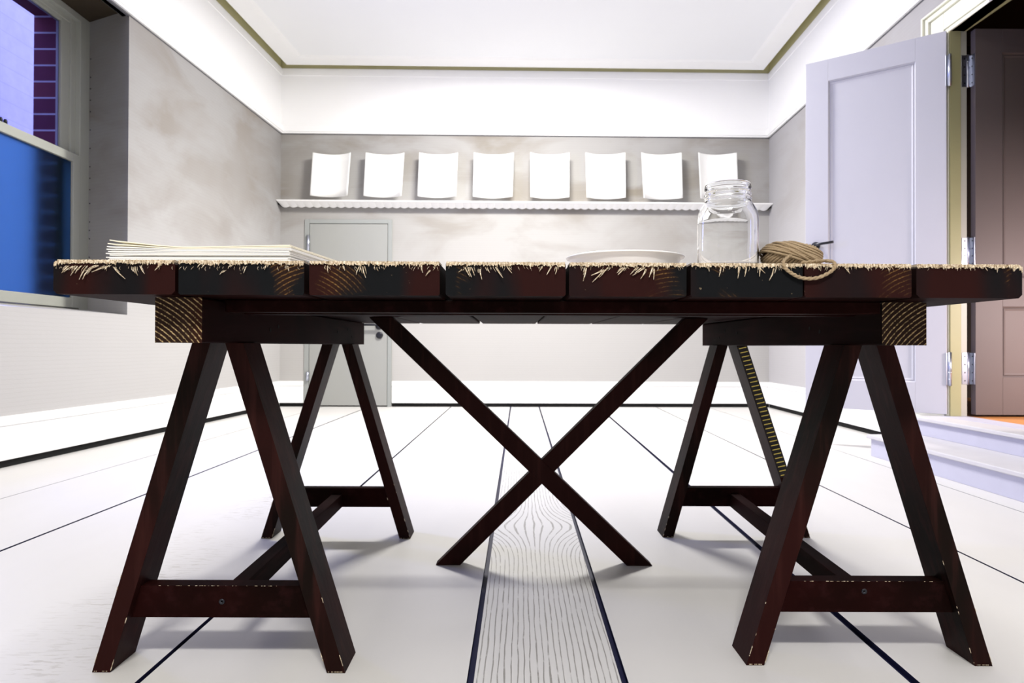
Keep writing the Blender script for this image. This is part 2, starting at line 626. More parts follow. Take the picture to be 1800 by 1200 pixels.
# ---- left wall with the window recess
wl = MB()
for (y0, y1, z0, z1) in ((YN, AL0, 0, ZK + 0.02), (AL0, AL1, 0, SILL)):
    wall_piece(wl, XL, y0, y1, z0, z1, -1)
ya_, yb2 = AL1, YBL + 0.1
wl.hexa([(XL(ya_), ya_, 0), (XL(yb2), yb2, 0), (XL(yb2) - 0.12, yb2, 0), (XL(ya_) - 0.12, ya_ + 0.09, 0)],
        [(XL(ya_), ya_, ZK + 0.02), (XL(yb2), yb2, ZK + 0.02), (XL(yb2) - 0.12, yb2, ZK + 0.02), (XL(ya_) - 0.12, ya_ + 0.09, ZK + 0.02)])
RX = -2.77                    # plane of the window casing
RY1, RY0 = 4.455, 3.00
wl.hexa([(XL(AL1) - 0.001, AL1, SILL - 0.02), (RX, RY1, SILL - 0.02), (RX, RY1 + 0.12, SILL - 0.02), (XL(AL1) - 0.11, AL1 + 0.12, SILL - 0.02)],
        [(XL(AL1) - 0.001, AL1, SOFF), (RX, RY1, SOFF), (RX, RY1 + 0.12, SOFF), (XL(AL1) - 0.11, AL1 + 0.12, SOFF)])
wl.hexa([(XL(AL0) - 0.001, AL0, SILL - 0.02), (XL(AL0) - 0.11, AL0 - 0.12, SILL - 0.02), (RX, RY0 - 0.12, SILL - 0.02), (RX, RY0, SILL - 0.02)],
        [(XL(AL0) - 0.001, AL0, SOFF), (XL(AL0) - 0.11, AL0 - 0.12, SOFF), (RX, RY0 - 0.12, SOFF), (RX, RY0, SOFF)])
wl.hexa([(XL(AL0) - 0.002, AL0, SILL - 0.05), (XL(AL1) - 0.002, AL1, SILL - 0.05), (RX, RY1, SILL - 0.05), (RX, RY0, SILL - 0.05)],
        [(XL(AL0) - 0.002, AL0, SILL), (XL(AL1) - 0.002, AL1, SILL), (RX, RY1, SILL + 0.035), (RX, RY0, SILL + 0.035)])
wl.hexa([(XL(AL0) - 0.01, AL0 - 0.05, SOFF), (XL(AL1) - 0.01, AL1 + 0.05, SOFF), (RX - 0.1, RY1 + 0.1, SOFF), (RX - 0.1, RY0 - 0.1, SOFF)],
        [(XL(AL0) - 0.01, AL0 - 0.05, SOFF + 0.05), (XL(AL1) - 0.01, AL1 + 0.05, SOFF + 0.05), (RX - 0.1, RY1 + 0.1, SOFF + 0.05), (RX - 0.1, RY0 - 0.1, SOFF + 0.05)], 1)
WLEFT = struct(wl.build('wall_left', [M['wall_l'], plain('shaded_soffit', (0.055, 0.042, 0.028), 0.9, 0.1, 0, 0.2)]))  # soffit darkened in its colour to carry the shade of the recess

# tack heads holding the canvas along its edges
def tack(pos, parent, ax):
    return MB().lathe([(0.0045, 0), (0.0035, 0.002), (0.001, 0.003)], pos, 8, 0, ax).build('tack', M['iron'], parent=parent)


rngt = random.Random(3)
zz = 0.93
while zz < 2.5:
    p_ = Vector((RX + 0.012, RY1 - 0.008, zz))
    o_ = tack((0, 0, 0), WLEFT, 'Y')
    o_.location = p_
    o_.scale = (1, -1, 1)
    zz += rngt.choice([0.055, 0.075, 0.09, 0.12])
# ---- right wall with the doorway
DZ0, DZ1 = 0.218, 2.364
DY0, DY1 = 2.98, 3.80
wr = MB()
for (y0, y1, z0, z1) in ((YN, DY0, 0, ZK + 0.02), (DY1 + 0.0, YBR + 0.1, 0, ZK + 0.02), (DY0, DY1, DZ1, ZK + 0.02), (DY0, DY1, 0, DZ0 - 0.02)):
    wall_piece(wr, XR, y0, y1, z0, z1, +1, 0.075)
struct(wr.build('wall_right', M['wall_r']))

# ---- back wall, with an opening for the small door
wb = MB()


def back_piece(mb, x0, x1, z0, z1, t=0.12, off=0.0, mi=0):
    y0, y1 = YB(x0) - off, YB(x1) - off
    mb.hexa([(x0, y0, z0), (x1, y1, z0), (x1, y1 + t, z0), (x0, y0 + t, z0)],
            [(x0, y0, z1), (x1, y1, z1), (x1, y1 + t, z1), (x0, y0 + t, z1)], mi)


XBL, XBR = -2.278, 2.556
pA, pB = PY(537, 386, 6.72), PY(690, 386, 6.73)
BDX0, BDX1, BDZ = pA.x, pB.x, pA.z
back_piece(wb, XBL - 0.1, BDX0, 0, ZK + 0.02)
back_piece(wb, BDX1, XBR + 0.1, 0, ZK + 0.02)
back_piece(wb, BDX0, BDX1, BDZ, ZK + 0.02)
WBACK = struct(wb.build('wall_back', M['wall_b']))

wn = MB().box(-3.1, 2.6, YN - 0.12, YN, 0, ZF)
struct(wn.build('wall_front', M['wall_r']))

# ---- frieze and crown: white upper wall
for nm, f in (('trim_1', 'L'), ('trim_2', 'B'), ('trim_3', 'R')):
    mb = MB()
    for (z0, z1, off) in ((ZK, ZF, 0.008), (ZK, ZK + 0.018, 0.022), (ZK + 0.016, ZK + 0.074, 0.030), (ZK + 0.074, ZK + 0.088, 0.018),
                          (ZF - 0.075, ZF - 0.005, 0.014)):
        if f == 'L':
            wall_piece(mb, XL, YN, YBL, z0, z1, -1, 0.06 + off, 0, off)
        elif f == 'R':
            wall_piece(mb, XR, YN, YBR, z0, z1, +1, 0.06 + off, 0, off)
        else:
            back_piece(mb, XBL - 0.02, XBR + 0.02, z0, z1, 0.06 + off, off)
    struct(mb.build(nm, M['trim'], bevel=0.003))
# dark strip modelled in as the shadow line under the crown
mb = MB()
wall_piece(mb, XL, YN, YBL, ZK - 0.007, ZK, -1, 0.02, 0, 0.004)
wall_piece(mb, XR, YN, YBR, ZK - 0.007, ZK, +1, 0.02, 0, 0.004)
back_piece(mb, XBL, XBR, ZK - 0.007, ZK, 0.02, 0.004)
struct(mb.build('crown_shadow_strip', plain('crown_shadow_line', (0.16, 0.16, 0.17), 0.9, 0.1)))

# ---- ceiling: floating panel, open slot round it, lid above the slot
c = MB()
xl = lambda y: XL(y) + SLOT
xr = lambda y: XR(y) - SLOT
yb = YBL - SLOT
cp = [(xl(YN), YN), (xr(YN), YN), (xr(YBR - SLOT), YBR - SLOT), (xl(yb), yb)]
c.hexa([(x, y, ZC) for x, y in cp], [(x, y, ZC + 0.06) for x, y in cp])
struct(c.build('ceiling', M['ceil']))
cb = MB()
bw = 0.20


def inset(d):
    return [(xl(YN) + d, YN), (xr(YN) - d, YN), (xr(YBR - SLOT) - d, YBR - SLOT - d), (xl(yb) + d, yb - d)]


o_, i_, j_ = inset(0.0), inset(bw), inset(bw - 0.03)
for a, b in ((1, 2), (2, 3), (3, 0)):
    cb.prism([(*o_[a], ZC - 0.012), (*o_[b], ZC - 0.012), (*j_[b], ZC - 0.012), (*j_[a], ZC - 0.012)],
             [(*o_[a], ZC + 0.001), (*o_[b], ZC + 0.001), (*i_[b], ZC + 0.001), (*i_[a], ZC + 0.001)])
struct(cb.build('trim_5', M['ceil_trim'], bevel=0.002))
lid = MB().box(-3.1, 3.0, YN, 7.0, ZC + 0.09, ZC + 0.14)
wall_piece(lid, XL, YN, YBL, ZF - 0.02, ZC + 0.10, -1, 0.03, 0, -0.004)
wall_piece(lid, XR, YN, YBR, ZF - 0.02, ZC + 0.10, +1, 0.03, 0, -0.004)
back_piece(lid, XBL - 0.02, XBR + 0.02, ZF - 0.02, ZC + 0.10, 0.03, -0.004)
struct(lid.build('ceiling_slot', M['slot']))

# ---- baseboards over a black strip coloured in as the shadow gap
def baseboard(nm, f):
    mb = MB()
    for (z0, z1, off, mi) in ((0.036, 0.205, 0.016, 0), (0.205, 0.225, 0.022, 0), (0.225, 0.250, 0.014, 0), (0.0, 0.036, 0.003, 1)):
        f(mb, z0, z1, off, mi)
    struct(mb.build(nm, [M['trim'], M['black']], bevel=0.003))


baseboard('baseboard_left', lambda mb, z0, z1, off, mi: wall_piece(mb, XL, YN, YBL - 0.02, z0, z1, -1, off + 0.002, mi, off))
baseboard('baseboard_right', lambda mb, z0, z1, off, mi: wall_piece(mb, XR, 3.83, YBR - 0.02, z0, z1, +1, off + 0.002, mi, off))


def bb_back(mb, z0, z1, off, mi):
    back_piece(mb, XBL, BDX0 - 0.005, z0, z1, off + 0.002, off, mi)
    back_piece(mb, BDX1 + 0.003, XBR, z0, z1, off + 0.002, off, mi)


baseboard('baseboard_back', bb_back)

# ------------------------------------------------------------------ small grey door in the back wall
mb = MB()
t = 0.045
ys = YB(-1.6)
fx0, fx1 = BDX0, BDX1
mb.box(fx0, fx0 + t, ys - 0.018, ys + 0.10, 0, BDZ)
mb.box(fx1 - t * 0.85, fx1, ys - 0.018, ys + 0.10, 0, BDZ)
mb.box(fx0 + t, fx1 - t * 0.85, ys - 0.018, ys + 0.10, BDZ - 0.040, BDZ)
door1 = struct(mb.build('door_1', M['grey_frame'], bevel=0.002))
mb = MB().box(fx0 + t + 0.004, fx1 - t * 0.85 - 0.004, ys - 0.014, ys + 0.03, 0.012, BDZ - 0.045)
lf = mb.build('door_leaf', M['grey_door'], parent=door1, bevel=0.002)
MB().box(fx0 + t, fx1 - t * 0.85, ys + 0.035, ys + 0.05, 0, BDZ - 0.04).build('backing', M['black'], parent=door1)
for (ya, yb_) in ((414, 446), (653, 669)):
    za, zb = PY(543, ya, ys).z, PY(543, yb_, ys).z
    x = PY(543, 430, ys).x
    h = MB().tube([(x, ys - 0.026, zb), (x, ys - 0.026, za)], 0.014, 10)
    for k in range(1, 3):
        zz = zb + (za - zb) * k / 3
        h.tube([(x, ys - 0.026, zz - 0.002), (x, ys - 0.026, zz + 0.002)], 0.0155, 10)
    h.build('hinge', M['steel'], parent=door1)
p = PY(667, 589, ys - 0.02)
MB().lathe([(0.034, 0), (0.034, -0.012), (0.030, -0.018), (0.012, -0.020)], (p.x, ys - 0.014, p.z), 24, 0, 'Y').build('lock', M['iron'], parent=lf)
p = PY(666, 573, ys - 0.02)
hb = MB().lathe([(0.034, 0), (0.034, -0.010), (0.028, -0.014), (0.012, -0.016), (0.012, -0.05)], (p.x, ys - 0.014, p.z), 24, 0, 'Y')
q = PY(640, 573, ys)
hb.tube([(p.x + 0.005, ys - 0.062, p.z + 0.012), (p.x - 0.05, ys - 0.064, p.z + 0.012), (q.x, ys - 0.062, p.z + 0.012)], 0.011, 10)
hb.build('door_handle', M['iron'], parent=lf)

# ------------------------------------------------------------------ window in the left recess
wf = MB()
Y0, Y1 = 3.06, 4.362
wf.box(RX - 0.05, RX, Y1, RY1 + 0.01, SILL, SOFF)                    # right casing
wf.box(RX - 0.05, RX, RY0, Y0, SILL, SOFF)                           # left casing
wf.box(RX - 0.05, RX, Y0, Y1, 2.668, SOFF)                           # head
wf.box(RX - 0.09, RX - 0.03, 4.314, Y1 + 0.004, SILL, 2.67)          # jamb liner
wf.box(RX - 0.09, RX - 0.03, Y0, Y0 + 0.05, SILL, 2.67)
wf.box(RX - 0.11, RX - 0.035, Y0, Y1, 2.64, 2.675)
wf.box(RX - 0.12, RX - 0.005, RY0, RY1, SILL - 0.02, SILL + 0.042)   # inner sill
win = struct(wf.build('window_1', M['winframe'], bevel=0.003))


def sash(nm, x0, x1, y0, y1, z0, z1, sw, rb, rt, pane, pm):
    m = MB()
    m.box(x0, x1, y0, y0 + sw, z0, z1)
    m.box(x0, x1, y1 - sw, y1, z0, z1)
    m.box(x0, x1, y0 + sw, y1 - sw, z0, z0 + rb)
    m.box(x0, x1, y0 + sw, y1 - sw, z1 - rt, z1)
    s = m.build(nm, M['winframe'], parent=win, bevel=0.003)
    xm = (x0 + x1) / 2
    MB().box(xm - 0.002, xm + 0.002, y0 + sw - 0.005, y1 - sw + 0.005, z0 + rb - 0.005, z1 - rt + 0.005).build(pane, pm, parent=s)
    return s


s1 = sash('lower_sash', RX - 0.030, RX + 0.006, Y0 + 0.008, 4.356, 0.832, 1.806, 0.066, 0.062, 0.055, 'frosted_pane', M['frost'])
s2 = sash('upper_sash', RX - 0.078, RX - 0.042, Y0 + 0.05, 4.327, 1.765, 2.665, 0.088, 0.045, 0.048, 'clear_pane', M['pane'])
for yy in (3.70, 3.735):
    MB().lathe([(0.010, 0), (0.010, 0.02), (0.006, 0.028)], (RX - 0.012, yy, 1.806), 12).build('sash_catch', M['iron'], parent=s1)

# ---- outside: the masonry round the window and the painted wall across the alley
ob = MB()
OX0, OX1 = -3.0, RX - 0.09
ob.box(OX0, OX1, 4.262, 6.9, -0.7, 4.0)
ob.box(OX0, OX1, 2.0, 3.14, -0.7, 4.0)
ob.box(OX0, OX1, 3.14, 4.262, -0.7, 0.80)
ob.box(OX0, OX1, 3.14, 4.262, 2.66, 4.0)
struct(ob.build('wall_outside', M['brick_dark']))
struct(MB().box(-5.6, -5.4, -2.0, 14.0, -0.7, 4.6).build('wall_alley', M['brick_pale']))
struct(MB().box(-5.6, -2.95, -2.0, 14.0, -0.8, -0.7).build('ground_alley', plain('alley_concrete', (0.25, 0.26, 0.28), 0.9, 0.1)))

# ------------------------------------------------------------------ doorway on the right: casing, jamb, two leaves, steps, hall
cs = MB()
xw = XR(3.8)
ARC = [(0.000, 0.030, 0.012), (0.030, 0.150, 0.020), (0.150, 0.170, 0.034), (0.170, 0.195, 0.026), (0.195, 0.212, 0.040)]
for (d0, d1, pr) in ARC:
    cs.box(xw - pr, xw + 0.02, DY1 + d0 + 0.004, DY1 + d1 + 0.004, DZ0, DZ1 + d1 * 0.8)
    cs.box(xw - pr, xw + 0.02, DY0 - d1 - 0.004, DY0 - d0 - 0.004, DZ0, DZ1 + d1 * 0.8)
    cs.box(xw - pr, xw + 0.02, DY0 - d0 - 0.004, DY1 + d0 + 0.004, DZ1 + d0 * 0.8, DZ1 + d1 * 0.8)
struct(cs.build('trim_6', M['cream'], bevel=0.003))
jb = MB()
jb.box(2.436, 2.497, DY1 - 0.006, DY1 + 0.05, DZ0, DZ1 + 0.02, 0)
jb.box(2.497, 2.532, DY1 - 0.002, DY1 + 0.05, DZ0, DZ1 + 0.02, 1)
jb.box(2.440, 2.532, DY0 - 0.05, DY0, DZ0, DZ1 + 0.02, 0)
jb.box(2.440, 2.532, DY0 - 0.02, DY1 + 0.02, DZ1, DZ1 + 0.03, 0)
struct(jb.build('trim_7', [M['olive'], M['jamb']], bevel=0.002))


def panel_leaf(nm, org, ux, nrm, width, z0, z1, th, panels, m_leaf):
    """org: hinge-side corner of the visible face, ux: unit vector along the leaf, nrm: outward normal of the visible face"""
    org, ux, nrm = Vector(org), Vector(ux).normalized(), Vector(nrm).normalized()

    def P(u, z, d): return Vector((org.x, org.y, 0)) + ux * u + nrm * d + Vector((0, 0, z))
    m = MB()
    s0, s1 = panels[0][0], panels[0][1]
    zs = [z0]
    for (_, _, a, b) in panels: zs += [a, b]
    zs.append(z1)

    def slab(u0, u1, a, b, d0, d1):
        m.hexa([P(u0, a, d0), P(u1, a, d0), P(u1, b, d0), P(u0, b, d0)], [P(u0, a, d1), P(u1, a, d1), P(u1, b, d1), P(u0, b, d1)])
    slab(0, s0, z0, z1, 0, -th)
    slab(s1, width, z0, z1, 0, -th)
    for i in range(0, len(zs), 2):
        slab(s0, s1, zs[i], zs[i + 1], 0, -th)
    door = struct(m.build(nm, m_leaf, bevel=0.0015))
    for (u0, u1, a, b) in panels:
        k = MB()
        e = 0.022
        k.hexa([P(u0 + e, a + e, -0.012), P(u1 - e, a + e, -0.012), P(u1 - e, b - e, -0.012), P(u0 + e, b - e, -0.012)],
               [P(u0 + e, a + e, -th + 0.008), P(u1 - e, a + e, -th + 0.008), P(u1 - e, b - e, -th + 0.008), P(u0 + e, b - e, -th + 0.008)])
        o1 = [(u0, a), (u1, a), (u1, b), (u0, b)]
        for (w0, d0, w1, d1) in ((0, -0.003, 0.008, -0.012), (0.008, -0.012, 0.012, -0.008), (0.012, -0.008, e, -0.012)):
            oa = [(u0 + w0, a + w0), (u1 - w0, a + w0), (u1 - w0, b - w0), (u0 + w0, b - w0)]
            ob_ = [(u0 + w1, a + w1), (u1 - w1, a + w1), (u1 - w1, b - w1), (u0 + w1, b - w1)]
            for i in range(4):
                j = (i + 1) % 4
                k.prism([P(*oa[i], d0), P(*oa[j], d0), P(*ob_[j], d1), P(*ob_[i], d1)],
                        [P(*oa[i], -0.02), P(*oa[j], -0.02), P(*ob_[j], -0.02), P(*ob_[i], -0.02)])
        k.build('door_panel', m_leaf, parent=door)
    return door, P


ha = Vector((2.413, 3.79, 0))
fe = Vector((1.828, 4.252, 0))
ux = fe - ha
wA = ux.length
ux.normalize()
nA = Vector((ux.y * -1, ux.x, 0))
if nA.y > 0: nA = -nA
ZB, ZT = 0.229, 2.364
d2, PA = panel_leaf('door_2', ha, ux, nA, wA, ZB, ZT, 0.042, [(0.150, wA - 0.132, 0.403, 0.826), (0.150, wA - 0.132, 0.985, 2.230)], M['leaf'])


def knuckle(mb, x, y, za, zb, r):
    mb.tube([(x, y, za), (x, y, zb)], r, 12)
    for k in range(1, 5):
        zz = za + (zb - za) * k / 5
        mb.tube([(x, y, zz - 0.0012), (x, y, zz + 0.0012)], r * 1.1, 12)


for (ya, yb_) in ((95, 151), (619, 678)):
    za, zb = PY(1669, yb_, 3.78).z, PY(1669, ya, 3.78).z
    h = MB()
    knuckle(h, 2.4265, 3.782, za, zb, 0.0085)
    h.box(2.408, 2.4265, 3.786, 3.792, za + 0.004, zb - 0.004)
    h.build('hinge', M['steel'], parent=d2)
# lever handle near the free edge
u = wA - 0.060
zc = PY(1436, 432, 4.20).z
b0 = PA(u, zc, 0)
h = MB()
ang = [2 * math.pi * i / 20 for i in range(20)]


def ring(d, r): return [PA(u + r * math.cos(a), zc + r * math.sin(a), d) for a in ang]


h.prism(ring(0, 0.026), ring(0.010, 0.024))
h.tube([PA(u, zc, 0.008), PA(u, zc, 0.055)], 0.010, 10)
h.tube([PA(u, zc, 0.052), PA(u - 0.04, zc + 0.004, 0.058), PA(u - 0.115, zc + 0.010, 0.056)], [0.010, 0.008, 0.008], 10)
h.build('door_handle', M['iron'], parent=d2)
k = MB()
k.prism([PA(u + 0.016 * math.cos(a), zc - 0.062 + 0.016 * math.sin(a), 0) for a in ang], [PA(u + 0.016 * math.cos(a), zc - 0.062 + 0.016 * math.sin(a), 0.006) for a in ang])
k.build('lock', M['iron'], parent=d2)

# second leaf, opened into the hall
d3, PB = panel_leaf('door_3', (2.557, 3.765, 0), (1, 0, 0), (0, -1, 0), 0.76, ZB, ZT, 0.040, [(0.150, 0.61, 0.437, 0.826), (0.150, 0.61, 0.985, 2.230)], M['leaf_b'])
for (ya, yb_) in ((97, 154), (417, 470), (619, 676)):
    za, zb = PY(1700, yb_, 3.80).z, PY(1700, ya, 3.80).z
    h = MB()
    knuckle(h, 2.5375, 3.800, za, zb, 0.0085)
    h.box(2.503, 2.536, 3.7955, 3.7985, za + 0.003, zb - 0.003)
    h.box(2.5535, 2.5575, 3.768, 3.803, za + 0.003, zb - 0.003)
    h.box(2.5375, 2.5565, 3.7965, 3.8005, za + 0.003, zb - 0.003)
    hh = h.build('hinge', M['steel'], parent=d3)
    for i in range(4):
        zz = za + (zb - za) * (i + 0.5) / 4
        MB().disc((2.518, 3.7955, zz), 0.004, -0.0012, 'Y', 10).build('screw', M['iron'], parent=hh)
        MB().disc((2.5535, 3.786, zz), 0.004, -0.0012, 'X', 10).build('screw', M['iron'], parent=hh)

# steps
SX, SY = 2.235, 3.80
st = thing('steps', 'pair of pale painted wooden steps below the open doorway', 'steps', (2.2, 3.2, 0))
B = (2.2, 3.2, 0)
MB().box(1.985, 2.27, 2.35, 3.775, 0, 0.097).build('riser', M['step'], B, st, 0.002)
MB().box(1.966, 2.262, 2.33, 3.790, 0.0975, 0.118).build('tread', M['tread'], B, st, 0.004)
MB().box(2.252, 2.387, 2.35, 3.795, 0.118, 0.198).build('riser', M['step'], B, st, 0.002)
MB().box(2.232, 2.387, 2.33, 3.806, 0.198, 0.218).build('tread', M['tread'], B, st, 0.004)
struct(MB().box(2.3875, 2.535, DY0 - 0.6, DY1, 0.199, 0.2185).build('trim_8', M['step'], bevel=0.002))

# hall behind the doorway
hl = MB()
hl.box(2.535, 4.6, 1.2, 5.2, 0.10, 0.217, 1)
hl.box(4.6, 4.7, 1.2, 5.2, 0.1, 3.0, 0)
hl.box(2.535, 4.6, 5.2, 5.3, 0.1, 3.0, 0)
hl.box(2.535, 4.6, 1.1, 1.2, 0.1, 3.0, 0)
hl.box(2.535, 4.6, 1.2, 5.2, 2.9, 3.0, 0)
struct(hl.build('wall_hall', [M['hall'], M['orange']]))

# ------------------------------------------------------------------ scalloped ledge on the back wall and the eight curled sheets
yl = 6.62
zt = PY(900, 354, yl).z
zb = PY(900, 367, yl + 0.075).z
mb = MB()
xa0, xa1 = XBL - 0.004, XBR - 0.006
N = 62
top, bot = [], []
for i in range(N * 6 + 1):
    f = i / (N * 6)
    sc_ = abs(math.sin(math.pi * i / 6)) * 0.012
    xx = xa0 + 0.03 + (xa1 - xa0 - 0.06) * f
    dy = YB(xx) - 6.74
    bot.append((xx, yl + 0.075 + dy, zb + 0.010 - sc_))
    xt = xa0 + (xa1 - xa0) * f
    top.append((xt, yl + (YB(xt) - 6.74), zt))
for i in range(N * 6):
    a, b, c_, d = bot[i], bot[i + 1], top[i + 1], top[i]
    off = Vector((0, 0.012, 0.006))
    mb.hexa([a, b, c_, d], [Vector(a) + off, Vector(b) + off, Vector(c_) + off, Vector(d) + off])
fas = mb
ledge = thing('wall_ledge', 'long white ledge with a scalloped lower edge across the back wall', 'shelf', (0.1, 6.7, zt))
B = (0.1, 6.7, zt)
fas.build('scalloped_fascia', M['trim'], B, ledge)
mb = MB()
mb.hexa([(xa0 + 0.004, YB(xa0) - 0.118, zt - 0.010), (xa1 - 0.004, YB(xa1) - 0.118, zt - 0.010), (xa1 - 0.004, YB(xa1) - 0.001, zt - 0.010), (xa0 + 0.004, YB(xa0) - 0.001, zt - 0.010)],
        [(xa0, YB(xa0) - 0.124, zt + 0.002), (xa1, YB(xa1) - 0.124, zt + 0.002), (xa1, YB(xa1) - 0.001, zt + 0.002), (xa0, YB(xa0) - 0.001, zt + 0.002)])
mb.build('ledge_board', M['trim'], B, ledge, 0.002)
for xe, sg in ((xa0, 1), (xa1, -1)):
    yy = YB(xe) - 0.075
    tri = [(xe + sg * 0.001, zt - 0.012), (xe + sg * 0.030, zb + 0.004), (xe + sg * 0.001, zb + 0.024)]
    MB().prism([(x, yy, z) for x, z in tri], [(x, yy + 0.07, z) for x, z in tri]).build('end_gap_shade', M['black'], B, ledge)  # black wedge standing in for the shaded gap under the slanted end

SH = [(550, 617, 545, 611), (643, 711, 639, 706), (737, 805, 734, 802), (833, 903, 831, 901),
      (932, 1001, 932, 1001), (1029, 1099, 1031, 1100), (1127, 1198, 1131, 1200), (1227, 1295, 1231, 1298)]
ORD = ['leftmost blank white curled sheet above the ledge, over the hinge of the small door',
       'second curled white sheet from the left, on the wall above the small grey door',
       'third curled white sheet from the left, in the row above the scalloped ledge',
       'fourth curled white sheet from the left, just left of the middle of the row',
       'fifth curled white sheet from the left, just right of the middle of the row',
       'sixth curled white sheet from the left, on the wall above the shallow dish',
       'seventh curled white sheet from the left, next to the one behind the jar',
       'rightmost curled white sheet above the ledge, partly seen through the glass jar']
for i, (a, b, c_, d) in enumerate(SH):
    xm = ((a + b) / 2 - 900) / 1200 * 6.66
    yw = YB(xm)
    ytop, ybot = yw - 0.082, yw - 0.092
    tl, tr = PY(a, 268, ytop - 0.02), PY(b, 267.5, ytop - 0.02)
    bl, br = PY(c_, 345.5, ybot - 0.02), PY(d, 345.5, ybot - 0.02)
    zbot = zt + 0.047
    nu, nv = 18, 6
    m = MB()
    vs = []
    th = 0.0016
    for side in (0, 1):
        for q in range(nv + 1):
            fv = q / nv
            for r in range(nu + 1):
                fu = r / nu
                L, R = bl.lerp(tl, fv), br.lerp(tr, fv)
                p = L.lerp(R, fu)
                bow = 0.080 * (1 - (2 * fu - 1) ** 2)
                p.y += bow - 0.006 + side * th
                p.y = min(p.y, YB(p.x) - 0.003 + side * th * 0.5)
                p.z = zbot + (tl.z - zbot) * fv
                m.v.append(p)
    n1 = (nv + 1) * (nu + 1)
    for q in range(nv):
        for r in range(nu):
            k0 = q * (nu + 1) + r
            for off in (0, n1):
                m.f.append([off + k0, off + k0 + 1, off + k0 + nu + 2, off + k0 + nu + 1])
                m.m.append(0)
                m.sm.append(True)
    rim = [r for r in range(nu + 1)] + [q * (nu + 1) + nu for q in range(1, nv + 1)] + [nv * (nu + 1) + r for r in range(nu - 1, -1, -1)] + [q * (nu + 1) for q in range(nv - 1, 0, -1)]
    for j in range(len(rim)):
        k0, k1 = rim[j], rim[(j + 1) % len(rim)]
        m.f.append([k0, k1, n1 + k1, n1 + k0])
        m.m.append(0)
        m.sm.append(False)
    o = m.build('paper_sheet', M['paper'], (xm, ybot, zbot))
    tag(o, ORD[i], 'sheet of paper', 'curled sheets above the ledge')

# ------------------------------------------------------------------ the plank table
ZU, ZTOP = 0.678, 0.7302


def YFr(px): return 1.053 + (px - 93) / 1704.0 * 0.025


YREAR = 2.40
TB = (0.05, 1.7, 0)
table = thing('plank_table', 'dark stained plank table on sawhorses with a splintered pale edge', 'table', TB)
PLK = [(93, 307), (313, 534), (543, 772.5), (783, 994), (1000, 1206.5), (1214, 1411), (1414, 1602.5), (1611, 1797)]
# growth rings of each sawn end: heart (px, height below the underside), middle and half width of the worn patch (px)
RING = [(330, -0.10, 60, 20), (560, -0.075, 500, 55), (515, -0.075, 590, 60), (755, -0.075, 805, 45),
        (1188, -0.075, 1165, 75), (1190, -0.085, 1265, 75), (1640, -0.085, 1565, 60), (1840, -0.06, 1775, 25)]
SL = [[(118, 468, 108, 480), (127, 468, 112, 478), (135, 468, 124, 484), (141, 468, 132, 480), (152, 468, 139, 491), (155, 474, 145, 491), (187, 468, 161, 478), (172, 467, 150, 476), (199, 470, 220, 490), (236, 470, 242, 484), (233, 470, 238, 480), (245, 468, 254, 481), (285, 462, 272, 475), (190, 467, 184, 474)],
      [(405, 466, 401, 472), (432, 469, 428, 480), (467, 466, 465, 474), (505, 468, 508, 477), (352, 463, 347, 470), (360, 463, 354, 471), (395, 476, 386, 482)],
      [(575, 468, 577, 480), (631, 469, 626, 483), (637, 469, 643, 488), (602, 468, 606, 475), (662, 470, 665, 476), (740, 462, 743, 479), (756, 476, 748, 485)],
      [(817, 471, 826, 486), (822, 471, 829, 487), (829, 471, 834, 484), (844, 474, 847, 491), (856, 471, 861, 479), (871, 470, 884, 488), (891, 469, 900, 480), (953, 469, 948, 477), (970, 469, 961, 483), (979, 470, 976, 482), (812, 474, 806, 478)],
      [(1031, 471, 1025, 494), (1062, 475, 1039, 484), (1061, 476, 1041, 496), (1070, 471, 1058, 481), (1099, 471, 1086, 483), (1094, 471, 1084, 480), (1120, 470, 1108, 482), (1133, 471, 1112, 484), (1135, 474, 1126, 490), (1148, 471, 1141, 487), (1150, 474, 1149, 491), (1128, 471, 1116, 480)],
      [(1246, 469, 1247, 477), (1268, 469, 1264, 486), (1300, 469, 1297, 489), (1313, 469, 1309, 486), (1337, 469, 1335, 486), (1361, 472, 1352, 493), (1334, 469, 1345, 480), (1372, 469, 1384, 477)],
      [(1436, 467, 1443, 476), (1487, 471, 1494, 481), (1560, 469, 1563, 478), (1524, 470, 1527, 476)],
      [(1660, 466, 1663, 473), (1675, 466, 1680, 473), (1732, 470, 1736, 476), (1752, 471, 1753, 479)]]
